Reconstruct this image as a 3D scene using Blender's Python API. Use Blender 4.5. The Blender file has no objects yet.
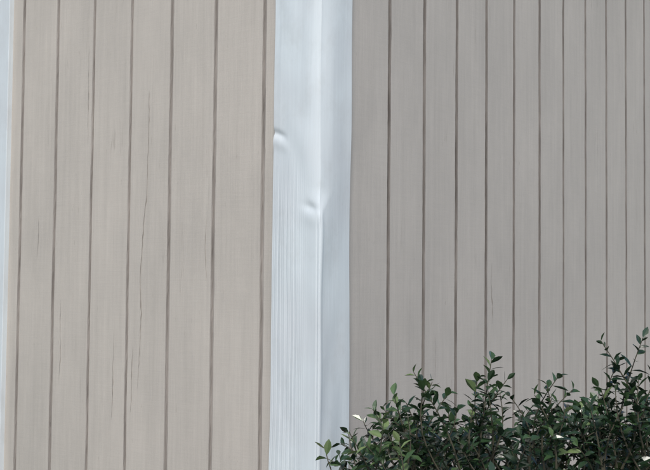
import bpy, math, random
from mathutils import Vector, Matrix, noise
random.seed(11)
S=bpy.context.scene
P=0.2032
D=16.3*P
A=math.radians(39.0); B=math.radians(51.0)
CAMZ=1.5
dL=Vector((-math.cos(A),math.sin(A),0)); nL=Vector((-math.sin(A),-math.cos(A),0))
dR=Vector((math.cos(B),math.sin(B),0)); nR=Vector((math.sin(B),-math.cos(B),0))

# ---------------------------------------------------------------- materials
def newmat(name):
    m=bpy.data.materials.new(name); m.use_nodes=True
    nt=m.node_tree; b=nt.nodes["Principled BSDF"]
    return m,nt,b
def N(nt,t,**k):
    n=nt.nodes.new(t)
    for a,v in k.items(): setattr(n,a,v)
    return n
def coords(nt,scale,loc=(0,0,0)):
    tc=N(nt,"ShaderNodeTexCoord"); mp=N(nt,"ShaderNodeMapping")
    mp.inputs["Scale"].default_value=scale; mp.inputs["Location"].default_value=loc
    nt.links.new(tc.outputs["Object"],mp.inputs["Vector"]); return mp.outputs["Vector"]
def noi(nt,scale,detail=4,rough=.55,loc=(0,0,0),dist=0):
    n=N(nt,"ShaderNodeTexNoise"); n.inputs["Scale"].default_value=1
    n.inputs["Detail"].default_value=detail; n.inputs["Roughness"].default_value=rough
    n.inputs["Distortion"].default_value=dist
    nt.links.new(coords(nt,scale,loc),n.inputs["Vector"]); return n.outputs["Fac"]
def ramp(nt,src,stops):
    r=N(nt,"ShaderNodeValToRGB"); e=r.color_ramp.elements
    while len(e)<len(stops): e.new(.5)
    for i,(p,c) in enumerate(stops):
        e[i].position=p; e[i].color=(c,c,c,1) if not hasattr(c,'__len__') else (*c,1)
    nt.links.new(src,r.inputs[0]); return r.outputs[0]
def mixc(nt,mode,fac,a,b):
    m=N(nt,"ShaderNodeMix",data_type='RGBA',blend_type=mode)
    for sock,v in ((m.inputs[0],fac),(m.inputs[6],a),(m.inputs[7],b)):
        if hasattr(v,'is_linked') : nt.links.new(v,sock)
        elif isinstance(v,(int,float)): sock.default_value=v
        else: sock.default_value=(*v,1)
    return m.outputs[2]
def mathn(nt,op,a,b=None):
    m=N(nt,"ShaderNodeMath",operation=op)
    for i,v in enumerate((a,b)):
        if v is None: continue
        if hasattr(v,'is_linked'): nt.links.new(v,m.inputs[i])
        else: m.inputs[i].default_value=v
    return m.outputs[0]
def bump(nt,b,h,strength,dist=.002):
    n=N(nt,"ShaderNodeBump"); n.inputs["Strength"].default_value=strength; n.inputs["Distance"].default_value=dist
    nt.links.new(h,n.inputs["Height"]); nt.links.new(n.outputs[0],b.inputs["Normal"])

def siding_mat(name,base,seed):
    m,nt,b=newmat(name)
    streak=noi(nt,(55,55,1.3),5,.65,(seed,0,0))
    blotch=noi(nt,(3.2,3.2,1.6),6,.68,(seed*2,3,0))
    saw=noi(nt,(9,9,210),2,.6,(seed,5,0))
    fine=noi(nt,(260,260,9),3,.65,(seed,9,0))
    grit=noi(nt,(420,420,300),2,.7,(seed,2,8))
    c=mixc(nt,'MULTIPLY',1.0,base,ramp(nt,streak,[(.25,.92),(.75,1.05)]))
    c=mixc(nt,'MULTIPLY',1.0,c,ramp(nt,blotch,[(.25,(.87,.87,.87)),(.75,(1.07,1.06,1.05))]))
    c=mixc(nt,'MULTIPLY',1.0,c,ramp(nt,saw,[(.3,.975),(.65,1.01)]))
    c=mixc(nt,'MULTIPLY',1.0,c,ramp(nt,fine,[(.3,.965),(.6,1.015)]))
    c=mixc(nt,'MULTIPLY',1.0,c,ramp(nt,grit,[(.3,.95),(.7,1.04)]))
    cr=noi(nt,(26,26,.9),3,.5,(seed*3,1,0))
    line=mathn(nt,'ABSOLUTE',mathn(nt,'SUBTRACT',cr,.5))
    gate=noi(nt,(7,7,2.3),2,.5,(seed,13,4))
    gate=ramp(nt,gate,[(.57,0.0),(.66,1.0)])
    ln=ramp(nt,line,[(.0,1.0),(.006,0.0)])
    crack=mathn(nt,'MULTIPLY',ln,gate)
    c=mixc(nt,'MIX',mathn(nt,'MULTIPLY',crack,.4),c,(.2,.165,.14))
    chip=ramp(nt,noi(nt,(120,120,16),3,.6,(seed,21,2)),[(.69,0.0),(.73,1.0)])
    c=mixc(nt,'MIX',mathn(nt,'MULTIPLY',chip,.45),c,(.27,.235,.20))
    nt.links.new(c,b.inputs["Base Color"]); b.inputs["Roughness"].default_value=.7
    b.inputs["Specular IOR Level"].default_value=.3
    h=mathn(nt,'ADD',mathn(nt,'MULTIPLY',saw,.18),mathn(nt,'MULTIPLY',fine,.6))
    bump(nt,b,h,.55,.0018)
    return m
SIDE_L=siding_mat("beige_painted_siding_a",(.515,.477,.433),1.3)
SIDE_R=siding_mat("beige_painted_siding_b",(.495,.463,.43),4.7)
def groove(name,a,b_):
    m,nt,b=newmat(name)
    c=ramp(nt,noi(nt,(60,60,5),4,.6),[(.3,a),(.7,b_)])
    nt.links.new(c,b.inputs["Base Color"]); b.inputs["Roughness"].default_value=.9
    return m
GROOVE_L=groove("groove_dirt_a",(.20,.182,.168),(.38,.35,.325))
GROOVE_R=groove("groove_dirt_shade_b",(.12,.108,.10),(.26,.24,.225))  # right wall groove dirt, darkened further to paint in the groove shadow
CRACK=groove("crack_dark",(.17,.145,.125),(.42,.38,.34))
m,nt,b=newmat("white_trim_paint"); WHITE=m
c=mixc(nt,'MULTIPLY',1.0,(.66,.72,.75),ramp(nt,noi(nt,(90,90,2.5),5,.65),[(.3,.95),(.7,1.02)]))
c=mixc(nt,'MULTIPLY',1.0,c,ramp(nt,noi(nt,(9,9,6),5,.7,(3,0,0)),[(.28,(.92,.91,.90)),(.5,1.0)]))
c=mixc(nt,'MULTIPLY',1.0,c,ramp(nt,noi(nt,(2,2,1.7),3,.6,(7,2,1)),[(.35,(.92,.89,.89)),(.6,1.0)]))
nt.links.new(c,b.inputs["Base Color"]); b.inputs["Roughness"].default_value=.5
bump(nt,b,noi(nt,(150,150,12),3,.5),.3,.001)

# ---------------------------------------------------------------- helpers
def mesh_obj(name,verts,faces,mats,mi=None,parent=None,smooth=False):
    me=bpy.data.meshes.new(name); me.from_pydata([tuple(v) for v in verts],[],faces)
    for mm in mats: me.materials.append(mm)
    if mi: me.polygons.foreach_set("material_index",mi)
    if smooth: me.polygons.foreach_set("use_smooth",[True]*len(me.polygons))
    me.update(); o=bpy.data.objects.new(name,me); S.collection.objects.link(o)
    if parent: o.parent=parent
    return o
def box_data(x0,x1,y0,y1,z0,z1,bev=0):
    v=[(x,y,z) for x in(x0,x1) for y in(y0,y1) for z in(z0,z1)]
    f=[(0,1,3,2),(4,6,7,5),(0,4,5,1),(2,3,7,6),(0,2,6,4),(1,5,7,3)]
    return v,f
def box(name,dim,mat,parent=None,rot=0,bev=.002,loc=(0,0,0)):
    v,f=box_data(*dim); o=mesh_obj(name,v,f,[mat],parent=parent)
    o.rotation_euler.z=rot; o.location=loc
    if bev:
        bm=o.modifiers.new("bevel",'BEVEL'); bm.width=bev; bm.segments=2
    return o

house=bpy.data.objects.new("wood_sided_house",None); S.collection.objects.link(house)
Z0,Z1=.22,3.55
def siding(name,x0,x1,grooves,mat,gm,rot,seed,dp=.0085,wd=.0125):
    rnd=random.Random(seed)
    prof=[(x0,0,0)]
    for g in sorted(grooves):
        w=wd*rnd.uniform(.85,1.15)
        prof+=[(g-w/2-.0015,0,1),(g-w/2,.003,1),(g-w/2+.001,dp,1),(g+w/2-.001,dp,1),(g+w/2,.003,1),(g+w/2+.0015,0,0)]
    prof.append((x1,0,0))
    rows=140; V=[];F=[];MI=[]
    n=len(prof)
    for r in range(rows+1):
        z=Z0+(Z1-Z0)*r/rows
        for i,(x,y,k) in enumerate(prof):
            gi=(i-1)//6
            jx=0 if i in(0,n-1) else .0016*noise.noise(Vector((gi*3.7+seed,z*5,0)))+.0014*noise.noise(Vector((i*3.1,z*28,seed)))
            wob=.0012*noise.noise(Vector((x*1.3,z*.9,seed+5)))
            V.append((x+jx,y+wob,z))
    for r in range(rows):
        for i in range(n-1):
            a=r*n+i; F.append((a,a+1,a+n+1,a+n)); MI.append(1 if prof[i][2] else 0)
    o=mesh_obj(name,V,F,[mat,gm],MI,parent=house)
    o.rotation_euler.z=rot
    return o
def crackstrip(name,pts,rot,parent,width=.0022,seed=0):
    V=[];F=[];path=[]
    for (xa,za),(xb,zb) in zip(pts,pts[1:]):
        k=max(2,int(abs(za-zb)/.008))
        for j in range(k): t=j/k; path.append((xa+(xb-xa)*t,za+(zb-za)*t))
    path.append(pts[-1]); m=len(path)
    for i,(x,z) in enumerate(path):
        t=i/(m-1); w=width*(math.sin(math.pi*min(max(t,.02),.98))**.5)*(.3+.9*abs(noise.noise(Vector((i*.21,seed,0)))) *1.6)
        x+=.007*noise.noise(Vector((i*.06,seed*3,1)))+.003*noise.noise(Vector((i*.3,seed*3,6)))
        V+=[(x-w/2,-.0016,z),(x+w/2,-.0016,z)]
    for i in range(m-1): F.append((2*i,2*i+1,2*i+3,2*i+2))
    o=mesh_obj(name,V,F,[CRACK],parent=parent); o.rotation_euler.z=rot
    return o

gl=[-g*P for g in (1.10,2.13,3.13,4.11,5.09,6.09,7.09)]
e0=-7.42*P
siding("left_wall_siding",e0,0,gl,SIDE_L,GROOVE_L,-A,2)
gr=[(1.72+.985*n)*P for n in range(29)]
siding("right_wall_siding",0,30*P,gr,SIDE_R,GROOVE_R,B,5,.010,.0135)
box("door_casing_a",(e0-.12,e0,-.02,.03,Z0,Z1),WHITE,house,-A)
box("door_casing_b",(e0-1.16,e0-1.04,-.02,.03,Z0,Z1),WHITE,house,-A)
box("door_head_casing",(e0-1.038,e0-.122,-.018,.03,2.303,2.42),WHITE,house,-A)
box("door_slab",(e0-1.037,e0-.123,.02,.06,Z0,2.298),WHITE,house,-A)
for i,(a,bz) in enumerate(((.35,.95),(1.1,1.9))):
    for j in range(2):
        xx=e0-.123-.1-j*.40
        box("door_panel_%d%d"%(i,j),(xx-.31,xx,.012,.03,a,bz),WHITE,house,-A,.006)
gl2=[e0-1.16-.1-.2*n for n in range(11)]
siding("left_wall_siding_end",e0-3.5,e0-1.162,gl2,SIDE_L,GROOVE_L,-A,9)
v,f=box_data(e0-1.038,e0-.122,.001,.03,2.423,Z1)
mesh_obj("siding_over_door",v,f,[SIDE_L],parent=house).rotation_euler.z=-A
LW=-(e0-3.5); RW=30*P
box("rear_wall",(0.02,RW,LW-.02,LW,Z0,Z1),SIDE_R,house,B,0)
box("side_wall",(RW-.02,RW,0.02,LW-.022,Z0,Z1),SIDE_R,house,B,0)
m,nt,b=newmat("concrete"); CONC=m
c=ramp(nt,noi(nt,(6,6,6),5,.7),[(.3,(.40,.38,.35)),(.7,(.54,.52,.48))])
nt.links.new(c,b.inputs["Base Color"]); b.inputs["Roughness"].default_value=.9
box("foundation",(.015,RW-.015,.015,LW-.015,-.1,Z0-.001),CONC,house,B,0)
oh=.3
m,nt,b=newmat("roof_shingles"); SH=m
br=N(nt,"ShaderNodeTexBrick"); br.inputs["Scale"].default_value=1
br.inputs["Color1"].default_value=(.09,.08,.075,1); br.inputs["Color2"].default_value=(.14,.125,.115,1); br.inputs["Mortar"].default_value=(.03,.03,.03,1)
br.inputs["Brick Width"].default_value=.3; br.inputs["Row Height"].default_value=.14; br.inputs["Mortar Size"].default_value=.008
nt.links.new(coords(nt,(1,1,1)),br.inputs["Vector"]); nt.links.new(br.outputs[0],b.inputs["Base Color"]); b.inputs["Roughness"].default_value=.95
box("soffit",(-oh,RW+oh,-oh,LW+oh,Z1+.002,Z1+.022),WHITE,house,B,0)
box("fascia",(-oh-.01,RW+oh+.01,-oh-.01,LW+oh+.01,Z1+.024,Z1+.18),WHITE,house,B,.004)
x0,x1,y0,y1=-oh-.05,RW+oh+.05,-oh-.05,LW+oh+.05; zr=Z1+.182; h=(y1-y0)/2
V=[(x0,y0,zr),(x1,y0,zr),(x1,y1,zr),(x0,y1,zr),(x0+h,y0+h,zr+1.4),(x1-h,y0+h,zr+1.4)]
o=mesh_obj("hip_roof",V,[(0,1,5,4),(1,2,5),(2,3,4,5),(3,0,4),(3,2,1,0)],[SH],parent=house); o.rotation_euler.z=B

crackstrip("long_split",[(-.742,2.16),(-.740,1.98),(-.748,1.80),(-.762,1.68),(-.769,1.5),(-.765,1.30),(-.776,1.16)],-A,house,.0044,1)
crackstrip("split_b",[(-.800,1.30),(-.802,1.22),(-.81,1.08)],-A,house,.0028,2)
crackstrip("split_c",[(-.462,1.72),(-.464,1.60),(-.462,1.52)],-A,house,.003,3)
crackstrip("split_d",[(-1.19,1.45),(-1.188,1.3),(-1.193,1.15)],-A,house,.0026,4)
crackstrip("split_e",[(-1.23,1.18),(-1.235,1.0)],-A,house,.004,5)
crackstrip("split_f",[(-1.06,2.35),(-1.058,2.0)],-A,house,.002,6)
crackstrip("split_g",[(-.90,1.35),(-.903,1.05)],-A,house,.0025,7)
crackstrip("split_h",[(.99,1.6),(.992,1.45),(.99,1.38)],B,house,.003,8)
crackstrip("split_i",[(.62,1.35),(.622,1.2)],B,house,.002,9)
crackstrip("split_j",[(-1.33,1.75),(-1.332,1.6)],-A,house,.003,10)

# ---------------------------------------------------------------- corner trim (bent, dented metal-clad board)
T=.022; WL=.918*P; WR=.70*P
C=(nL+nR)*T
def sm(a,b,x):
    t=min(max((x-a)/(b-a),0),1); return t*t*(3-2*t)
def g(x,c,w): return math.exp(-((x-c)/w)**2)
def dent(s,z):
    d=0
    if s<0:
        u=-s
        jag=.05*noise.noise(Vector((u*35,0,8)))
        low=1-sm(1.70,1.98,z+jag)
        band=sm(.070,.10,u)*(1-sm(.172,.182,u))
        up=u+.0025*noise.noise(Vector((u*20,z*2.5,5)))
        d+=.00055*low*band*math.sin(up*2*math.pi/.0165)*max(.15,.65+1.1*noise.noise(Vector((u*60,z*1.8,3))))
        d+=.00025*low*sm(.03,.08,u)*math.sin(up*2*math.pi/.0071)
        d+=.0004*(1-low)*g(u,.160,.005)
        # small pinch by the outer edge with a notch in the hem
        zc=1.96+.35*(u-.16)
        d-=.0048*g(z,zc,.011)*sm(.125,.165,u)
        d+=.0026*g(z,zc-.028,.018)*sm(.11,.15,u)
        d-=.0030*g(z,2.03+.8*(u-.09),.07)*g(u,.08,.045)
        d+=.0022*g(z,1.95,.07)*g(u,.055,.035)
        cu=.115-(1.96-z)*.34+.006*noise.noise(Vector((0,z*14,2)))
        if z<2.0: d-=.0015*g(u,cu,.028)*sm(1.66,1.78,z)*(1-sm(1.90,2.0,z))
        # crease near the arris
        zc=1.735+.25*(u-.03)
        d-=.0038*g(z,zc,.013)*g(u,.035,.028)
        d+=.0026*g(z,zc-.03,.024)*g(u,.03,.032)
        d-=.0014*g(u,.010,.003)*(1-sm(1.66,1.73,z))
    else:
        u=s
        d+=.0014*g(u,.008,.006)*(1-sm(1.68,1.75,z))
        d-=.003*g(z,1.74,.05)*g(u,.0,.03)
    d+=.0058*noise.noise(Vector((s*7,z*2.2,1.7)))+.0022*noise.noise(Vector((s*18,z*6,4.7)))
    return d
us=[-WL+WL*i/130 for i in range(130)]+[WR*i/70 for i in range(71)]
zs=[Z0+(.85-Z0)*i/20 for i in range(20)]+[.85+1.7*i/440 for i in range(440)]+[2.55+(Z1-2.55)*i/12 for i in range(13)]
V=[];F=[]
for z in zs:
    ax=noise.noise(Vector((0,z*2.1,9)))*.008
    soft=sm(1.70,1.80,z); R=.008+.055*soft
    row=[]
    for s in us:
        d=dent(s,z)
        a=abs(s)
        k=max(0,1-a/R); rr=-R*.24*k*k
        wl=sm(-R*1.5,R*1.5,s)
        n=(nL*(1-wl)+nR*wl).normalized()
        p=C+(dL*(-s) if s<0 else dR*s)+n*(d+rr)+(dL-dR)*.5*ax*math.exp(-(a/.05)**2)
        row.append(Vector((p.x,p.y,z)))
    a0=row[0]-nL*(T+.006); b0=row[-1]-nR*(T+.006)
    row=[a0]+row+[b0]; V+=row
n=len(us)+2
for r in range(len(zs)-1):
    for i in range(n-1):
        a=r*n+i; F.append((a,a+1,a+n+1,a+n))
o=mesh_obj("corner_trim",V,F,[WHITE],parent=house,smooth=True)
me=o.data
for e in me.edges:
    i,j=e.vertices; ci,cj=i%n,j%n
    if ci==cj and ci in(1,n-2): e.use_edge_sharp=True

# ---------------------------------------------------------------- ground
m,nt,b=newmat("grass"); 
c=ramp(nt,noi(nt,(3,3,3),6,.7),[(.3,(.05,.075,.025)),(.7,(.11,.13,.05))])
nt.links.new(c,b.inputs["Base Color"]); b.inputs["Roughness"].default_value=1
bump(nt,b,noi(nt,(60,60,60),3,.7),1,.03)
s=400
mesh_obj("ground",[(-s,-s,0),(s,-s,0),(s,s,0),(-s,s,0)],[(0,1,2,3)],[m])
mesh_obj("bounce_slab",[(-9,-14,.004),(7,-14,.004),(7,-1.6,.004),(-9,-1.6,.004)],[(0,1,2,3)],[CONC])  # unseen concrete slab, added to bounce warm light onto the walls
m,nt,b=newmat("mulch")
c=ramp(nt,noi(nt,(40,40,40),4,.7),[(.3,(.05,.03,.02)),(.7,(.16,.10,.06))])
nt.links.new(c,b.inputs["Base Color"]); b.inputs["Roughness"].default_value=1
mesh_obj("mulch_bed",[(-1,-1.45,.008),(2.6,-1.45,.008),(2.6,1.2,.008),(-1,1.2,.008)],[(0,1,2,3)],[m])

# ---------------------------------------------------------------- holly bush
m,nt,b=newmat("holly_leaf"); LEAF=m
at=N(nt,"ShaderNodeAttribute",attribute_name="tone")
c=ramp(nt,at.outputs["Fac"],[(0,(.010,.024,.013)),(.5,(.026,.054,.024)),(.8,(.065,.115,.045)),(1,(.16,.22,.09))])
nt.links.new(c,b.inputs["Base Color"]); b.inputs["Roughness"].default_value=.24
b.inputs["Specular IOR Level"].default_value=.6
m,nt,b=newmat("bush_stem"); STEM=m
b.inputs["Base Color"].default_value=(.06,.055,.035,1); b.inputs["Roughness"].default_value=.8
BV=[];BF=[];BM=[];BT=[]
def tube(pts,r0,r1):
    base=len(BV);k=5
    for i,p in enumerate(pts):
        t=(pts[min(i+1,len(pts)-1)]-pts[max(i-1,0)]).normalized()
        a=t.orthogonal().normalized(); c=t.cross(a); r=r0+(r1-r0)*i/(len(pts)-1)
        for j in range(k):
            an=2*math.pi*j/k; BV.append(p+a*math.cos(an)*r+c*math.sin(an)*r)
    for i in range(len(pts)-1):
        for j in range(k):
            BF.append((base+i*k+j,base+i*k+(j+1)%k,base+(i+1)*k+(j+1)%k,base+(i+1)*k+j)); BM.append(1); BT.append(.5)
def leaf(p,d,up,L,tone):
    d=d.normalized(); sd=d.cross(up).normalized(); nn=sd.cross(d).normalized()
    w=L*random.uniform(.22,.29); cu=random.uniform(-.05,.18)*L; fo=random.uniform(.03,.15)*L
    b=len(BV)
    def q(t,s,h): return p+d*(t*L)+sd*s+nn*(h-cu*t*t*2)
    BV.extend([q(0,0,0),q(.14,0,0),q(.22,-w*.6,fo*.5),q(.22,w*.6,fo*.5),q(.5,0,0),q(.52,-w,fo),q(.52,w,fo),q(.8,0,0),q(.8,-w*.66,fo*.7),q(.8,w*.66,fo*.7),q(1.04,0,0)])
    fs=[(1,2,5,4),(1,4,6,3),(4,5,8,7),(4,7,9,6),(7,8,10),(7,10,9),(0,2,1),(0,1,3)]
    for f in fs: BF.append(tuple(b+i for i in f)); BM.append(0); BT.append(tone)
def shoot(tip,dirn,length,big=1.0,tonebase=0.35,pitch=.0090):
    base=tip-dirn*length
    bend=Vector((random.uniform(-1,1),random.uniform(-1,1),0))*length*.14
    pts=[base+dirn*length*t+bend*math.sin(t*math.pi) for t in [i/6 for i in range(7)]]
    tube(pts,.0024,.0009)
    n=int(length/pitch); ang=random.uniform(0,6)
    for i in range(n):
        if random.random()<.08: continue
        t=.08+.92*(i+1)/n
        k=min(int(t*6),5); p=pts[k].lerp(pts[k+1],t*6-k) if t<1 else pts[-1]
        ax=(pts[k+1]-pts[k]).normalized(); a=ax.orthogonal().normalized(); c=ax.cross(a)
        ang+=2.4+random.uniform(-.5,.5)
        rad=a*math.cos(ang)+c*math.sin(ang)
        el=random.uniform(.1,.9)+.9*max(0,t-.75)*2
        d=rad*1.0+ax*el+Vector((0,0,random.uniform(-.3,.25)))
        L=big*random.uniform(.023,.039)*(1 if t<.9 else .8)
        tone=min(1,max(0,tonebase+random.gauss(0,.19)+(.18 if t>.85 else 0)))
        leaf(p,d,ax+rad*-.2+Vector((random.gauss(0,.25),random.gauss(0,.25),0)),L,tone)
    return base
root=Vector((.62,-.62,0))
def top(x,y):
    e=1.215
    e-=.30*max(0,(.15-x)/.25)**1.2 if x<.15 else 0
    e+=.02*math.sin(x*9+1)+.12*noise.noise(Vector((x*6,y*6,0)))
    e-=.35*max(0,(abs(y+.62)-.25))**1.5
    return e
bases=[]
cnt=0
while cnt<600:
    x=random.uniform(-.06,1.35); y=random.uniform(-1.08,-.2)
    ex=(x-.65)/.73; ey=(y+.63)/.46
    r=math.sqrt(ex*ex+ey*ey)
    if r>1: continue
    pz=Vector((x,y,0))
    if pz.dot(nR)<.16: continue
    z=top(x,y)-(.0 if random.random()<.4 else random.uniform(.03,.5))-.08*r*r
    out=Vector((ex*.7,ey*.7,1.0+random.uniform(-.3,.3)))+Vector((random.gauss(0,.4),random.gauss(0,.4),0))
    bases.append(shoot(Vector((x,y,z)),out.normalized(),random.uniform(.12,.22),1.0,random.uniform(.08,.5))); cnt+=1
for i in range(360):
    th=random.uniform(0,2*math.pi); z=random.uniform(.12,1.1)
    k=.92*math.sqrt(max(.1,1-((z-.7)/.75)**2))
    x=.65+.73*k*math.cos(th); y=-.63+.46*k*math.sin(th)
    if Vector((x,y,0)).dot(nR)<.12: continue
    out=Vector((math.cos(th),math.sin(th),random.uniform(.1,.9)))
    bases.append(shoot(Vector((x,y,z)),out.normalized(),random.uniform(.12,.22),1.0,random.uniform(.1,.5)))
for (x,y,z,dx,dy,l,tb) in [(.372,-.90,1.352,.12,0,.26,.35),(.345,-.88,1.31,-.25,0,.2,.35),(.405,-.9,1.31,.35,0,.18,.35),(.36,-.93,1.29,-.1,-.2,.16,.4),(.39,-.9,1.28,.2,0,.16,.4),
    (.205,-.92,1.325,-.45,0,.26,.4),(.23,-.9,1.30,-.2,0,.2,.4),(.25,-.86,1.30,.1,.1,.2,.4),(.28,-.9,1.28,.45,0,.19,.4),(.30,-.9,1.25,.6,0,.17,.4),(.165,-.9,1.275,-.3,0,.17,.7),(.12,-.9,1.245,-.5,0,.18,.65),
    (.52,-.88,1.318,.3,0,.18,.4),(.49,-.9,1.30,0,0,.17,.35),(.46,-.92,1.28,-.3,0,.16,.4),(.545,-.9,1.29,.6,0,.18,.4),(.50,-.9,1.27,.1,0,.15,.4),(.53,-.9,1.25,.3,0,.15,.3),(.615,-.86,1.392,-.4,0,.28,.2),(.655,-.86,1.35,.2,0,.2,.2),
    (.70,-.88,1.40,.25,0,.25,.2),(.64,-.88,1.30,-.3,0,.2,.2),(.76,-.85,1.36,.2,0,.25,.3),(.58,-.9,1.26,-.2,0,.15,.3),(.67,-.88,1.29,.1,0,.17,.3),(.61,-.88,1.29,-.2,0,.17,.3),(.66,-.9,1.27,.3,0,.17,.3),(.69,-.88,1.31,-.1,0,.17,.2),
    (.07,-.93,1.20,-.5,0,.16,.65),(.02,-.93,1.165,-.7,0,.15,.75),(.10,-.95,1.18,-.5,-.2,.15,.7),(.33,-.92,1.25,0,0,.16,.4),(.9,-.8,1.35,.1,0,.22,.4),
    (.05,-.95,1.14,-.4,-.2,.15,.6),(.0,-.95,1.11,-.7,0,.15,.8),(.14,-.95,1.22,.2,-.2,.15,.7),(.19,-.95,1.24,.1,-.1,.15,.5),(.03,-1.0,1.08,-.3,-.2,.14,.6),(.17,-1.0,1.19,-.2,-.3,.14,.8)]:  # left leaders get high tone values: sunlight painted into the leaf colour
    bases.append(shoot(Vector((x,y,z)),Vector((dx,dy,1)).normalized(),l,1.0,tb,.0080))
for b0 in random.sample(bases,260):
    r=root+Vector((random.gauss(0,.05),random.gauss(0,.04),0))
    mid=r.lerp(b0,.5)+Vector((b0.x-r.x,b0.y-r.y,0))*.15
    pts=[r.lerp(mid,t*2) if t<.5 else mid.lerp(b0,t*2-1) for t in [i/6 for i in range(7)]]
    tube(pts,.008,.0022)
o=mesh_obj("holly_bush",BV,BF,[LEAF,STEM],BM)
at=o.data.attributes.new("tone",'FLOAT','FACE'); at.data.foreach_set("value",BT)

# ---------------------------------------------------------------- light
el=math.radians(46); az=math.radians(180+1)
w=bpy.data.worlds.new("World"); S.world=w; w.use_nodes=True
nt=w.node_tree; bg=nt.nodes["Background"]; sk=nt.nodes.new("ShaderNodeTexSky"); sk.sky_type='NISHITA'; sk.sun_disc=False
sk.sun_elevation=el; sk.sun_rotation=az
nt.links.new(sk.outputs[0],bg.inputs[0]); bg.inputs[1].default_value=.13
ld=bpy.data.lights.new("sun",'SUN'); ld.energy=3.0; ld.angle=math.radians(20); ld.color=(1,.95,.88)
lo=bpy.data.objects.new("sun",ld); S.collection.objects.link(lo)
sd=Vector((math.sin(az)*math.cos(el),math.cos(az)*math.cos(el),math.sin(el)))
lo.rotation_euler=(-sd).to_track_quat('-Z','Y').to_euler()

# ---------------------------------------------------------------- camera
cd=bpy.data.cameras.new("camera"); cam=bpy.data.objects.new("camera",cd); S.collection.objects.link(cam)
cd.sensor_width=36; cd.lens=36*1130/650; cd.clip_end=2000; cd.clip_start=.02
cam.location=(.009,-D,CAMZ)
cam.matrix_world=Matrix.Translation(cam.location)@Matrix.Rotation(math.radians(-.15),4,'Z')@Matrix.Rotation(math.radians(90+2.7),4,'X')@Matrix.Rotation(math.radians(.55),4,'Z')
S.camera=cam
S.view_settings.view_transform='Standard'; S.view_settings.look='None'; S.view_settings.exposure=0
